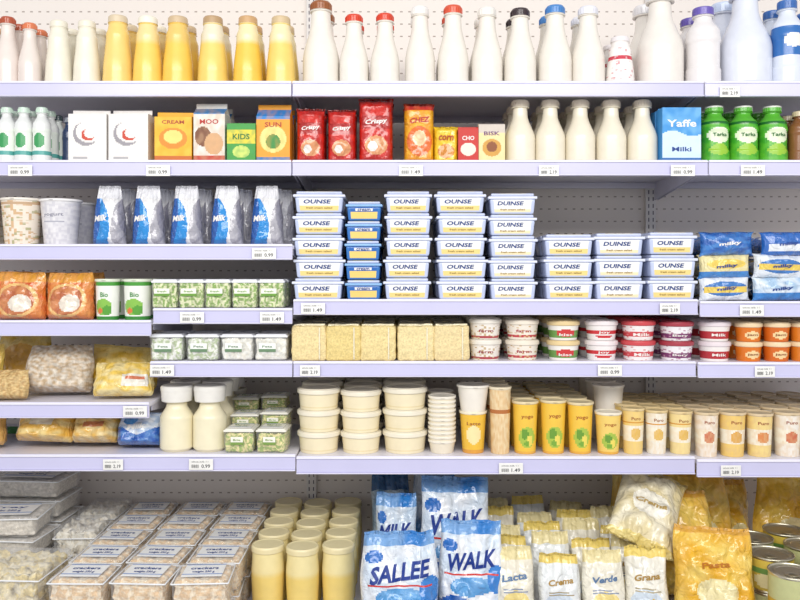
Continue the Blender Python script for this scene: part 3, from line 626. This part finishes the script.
bb(X(434,.3),.15,.28,36,'',H=.33,rz=-3,base='3a7cc0',layers=[('w',4,4,hx('e6eef6'),.8)])
bb(X(485,.3),.13,.28,37,'',H=.2,rz=3)
def lines(c,a=.44,n=4): return [('r',.2,.8-.12*(i%2),a+i*.035,a+i*.035+.012,c) for i in range(n)]
sl=[('r',0,1,.84,1,hx('efe0a8')),('e',.5,.28,.34,.18,hx('f2dc8c')),('e',.42,.26,.16,.09,hx('e8c050'))]+lines(hx('8a96ac'))+[('r',0,1,0,.05,hx('ead08a'))]
sl2=[('r',0,1,.86,1,hx('f2d670')),('e',.45,.3,.36,.18,hx('d4e0ea')),('e',.6,.26,.16,.1,hx('f0cc48'))]+lines(hx('a89a78'))
k=0
for yi,y in enumerate((.38,.25,.12,-.01,-.14)):
    for xi,x in enumerate((.325,.455,.58,.70)):
        k+=1
        if yi==0 and xi==3: continue
        bb(x,.12,y,40+k%5,['Grana','Lacta','Crema','Verde'][k%4],rx=-14,rz=random.uniform(-7,7),base=['f2eee0','f1ead6','edf0ef','f3edda'][k%4],layers=sl if (k+yi)%2 else sl2,T=.085,H=.195+.02*((k*7)%3)/2,name='cheese_pouch',col=hx('5a7aa0') if k%2 else hx('a8843a'),th=.085,tw=.6,wr=.008)
me=get(mk_pouch,.21,.3,base=hx('f1e8cc'),layers=[('w',5,2,hx('e6d49c'),.8),('r',0,1,.84,1,hx('f0da90')),('e',.5,.45,.3,.16,hx('fbf6e6')),('r',0,1,0,.06,hx('ecd684'))],style='pillow',T=.09,seed=51,txts=[('Crema',.45,.45,.07,hx('b89a5a'))],wr=.013)
put(me,'shredded_cheese_bag',.70,-.05,r+.21,rx=-55,ry=22,rz=-14)
gl1=[('w',4,2,hx('f8dc70'),.9),('w',3,6,hx('e8a828'),.5),('e',.5,.35,.26,.14,hx('f6e8b0')),('r',0,1,.93,1,hx('e2a838'))]
for i,(x,y,w,H,rz,rx) in enumerate([(.885,-.16,.22,.27,-8,-18),(.89,.08,.21,.31,6,-14),(1.02,.3,.22,.32,-6,-12),(.815,.34,.19,.31,5,-10),(1.32,.28,.26,.34,-10,-10),(1.38,.08,.18,.3,12,-16),(1.4,-.14,.18,.25,-10,-20),(1.16,.38,.13,.27,6,-8)]):
    bb(x,w,y,60+i,['Pasta','','','','','','',''][i],rx=rx,rz=rz,ry=random.uniform(-6,6),base=['f4c02c','f4d260','f0bc3c','f2d878','f2cc40','f4c030','f0cc58','f2c840'][i],layers=gl1,T=.11,H=H,name='snack_bag',col=hx('b8701c'),tw=.36,th=.06,wr=.017)
cm=[get(mk_can,.128,.1,base=hx('d4ba4c'),layers=[('r',0,1,.52,.7,hx('6a9248')),('e',.5,.35,.3,.2,hx('f0e6b0'))]),get(mk_can,.128,.1,base=hx('c2c48c'),layers=[('r',0,1,.1,.3,hx('c8a438'))])]
for i,(x,y) in enumerate([(1.07,-.22),(1.075,-.08),(1.08,.06),(1.215,-.15),(1.215,-.01),(1.215,.13)]):
    for l in range(2): put(cm[(i+l)%2],'food_can',x,y,r+l*.1003,rz=random.uniform(-40,40))

# ---------------------------------------------------------------- lights, world, camera
w=bpy.data.worlds.new('World'); bpy.context.scene.world=w; w.use_nodes=True
w.node_tree.nodes['Background'].inputs[0].default_value=(.96,.97,1,1); w.node_tree.nodes['Background'].inputs[1].default_value=.63
def area(loc,tgt,sx,sy,e,col=(1,.98,.95)):
    l=bpy.data.lights.new('ceiling_light','AREA'); l.shape='RECTANGLE'; l.size=sx; l.size_y=sy; l.energy=e; l.color=col
    o=bpy.data.objects.new('ceiling_light',l); bpy.context.scene.collection.objects.link(o); o.location=loc
    o.rotation_euler=(Vector(tgt)-Vector(loc)).to_track_quat('-Z','Y').to_euler()
area((0,-3.0,2.9),(0,.1,.8),4.5,.8,112)
cam=bpy.data.cameras.new('Camera'); co=bpy.data.objects.new('Camera',cam); bpy.context.scene.collection.objects.link(co)
co.location=(0,-D,EYE); co.rotation_euler=(math.radians(90),0,0); cam.sensor_width=36; cam.lens=36*D/(800*K); cam.shift_y=-30/800; cam.clip_start=.01
bpy.context.scene.camera=co
try: bpy.context.scene.view_settings.view_transform='Standard'
except Exception: pass
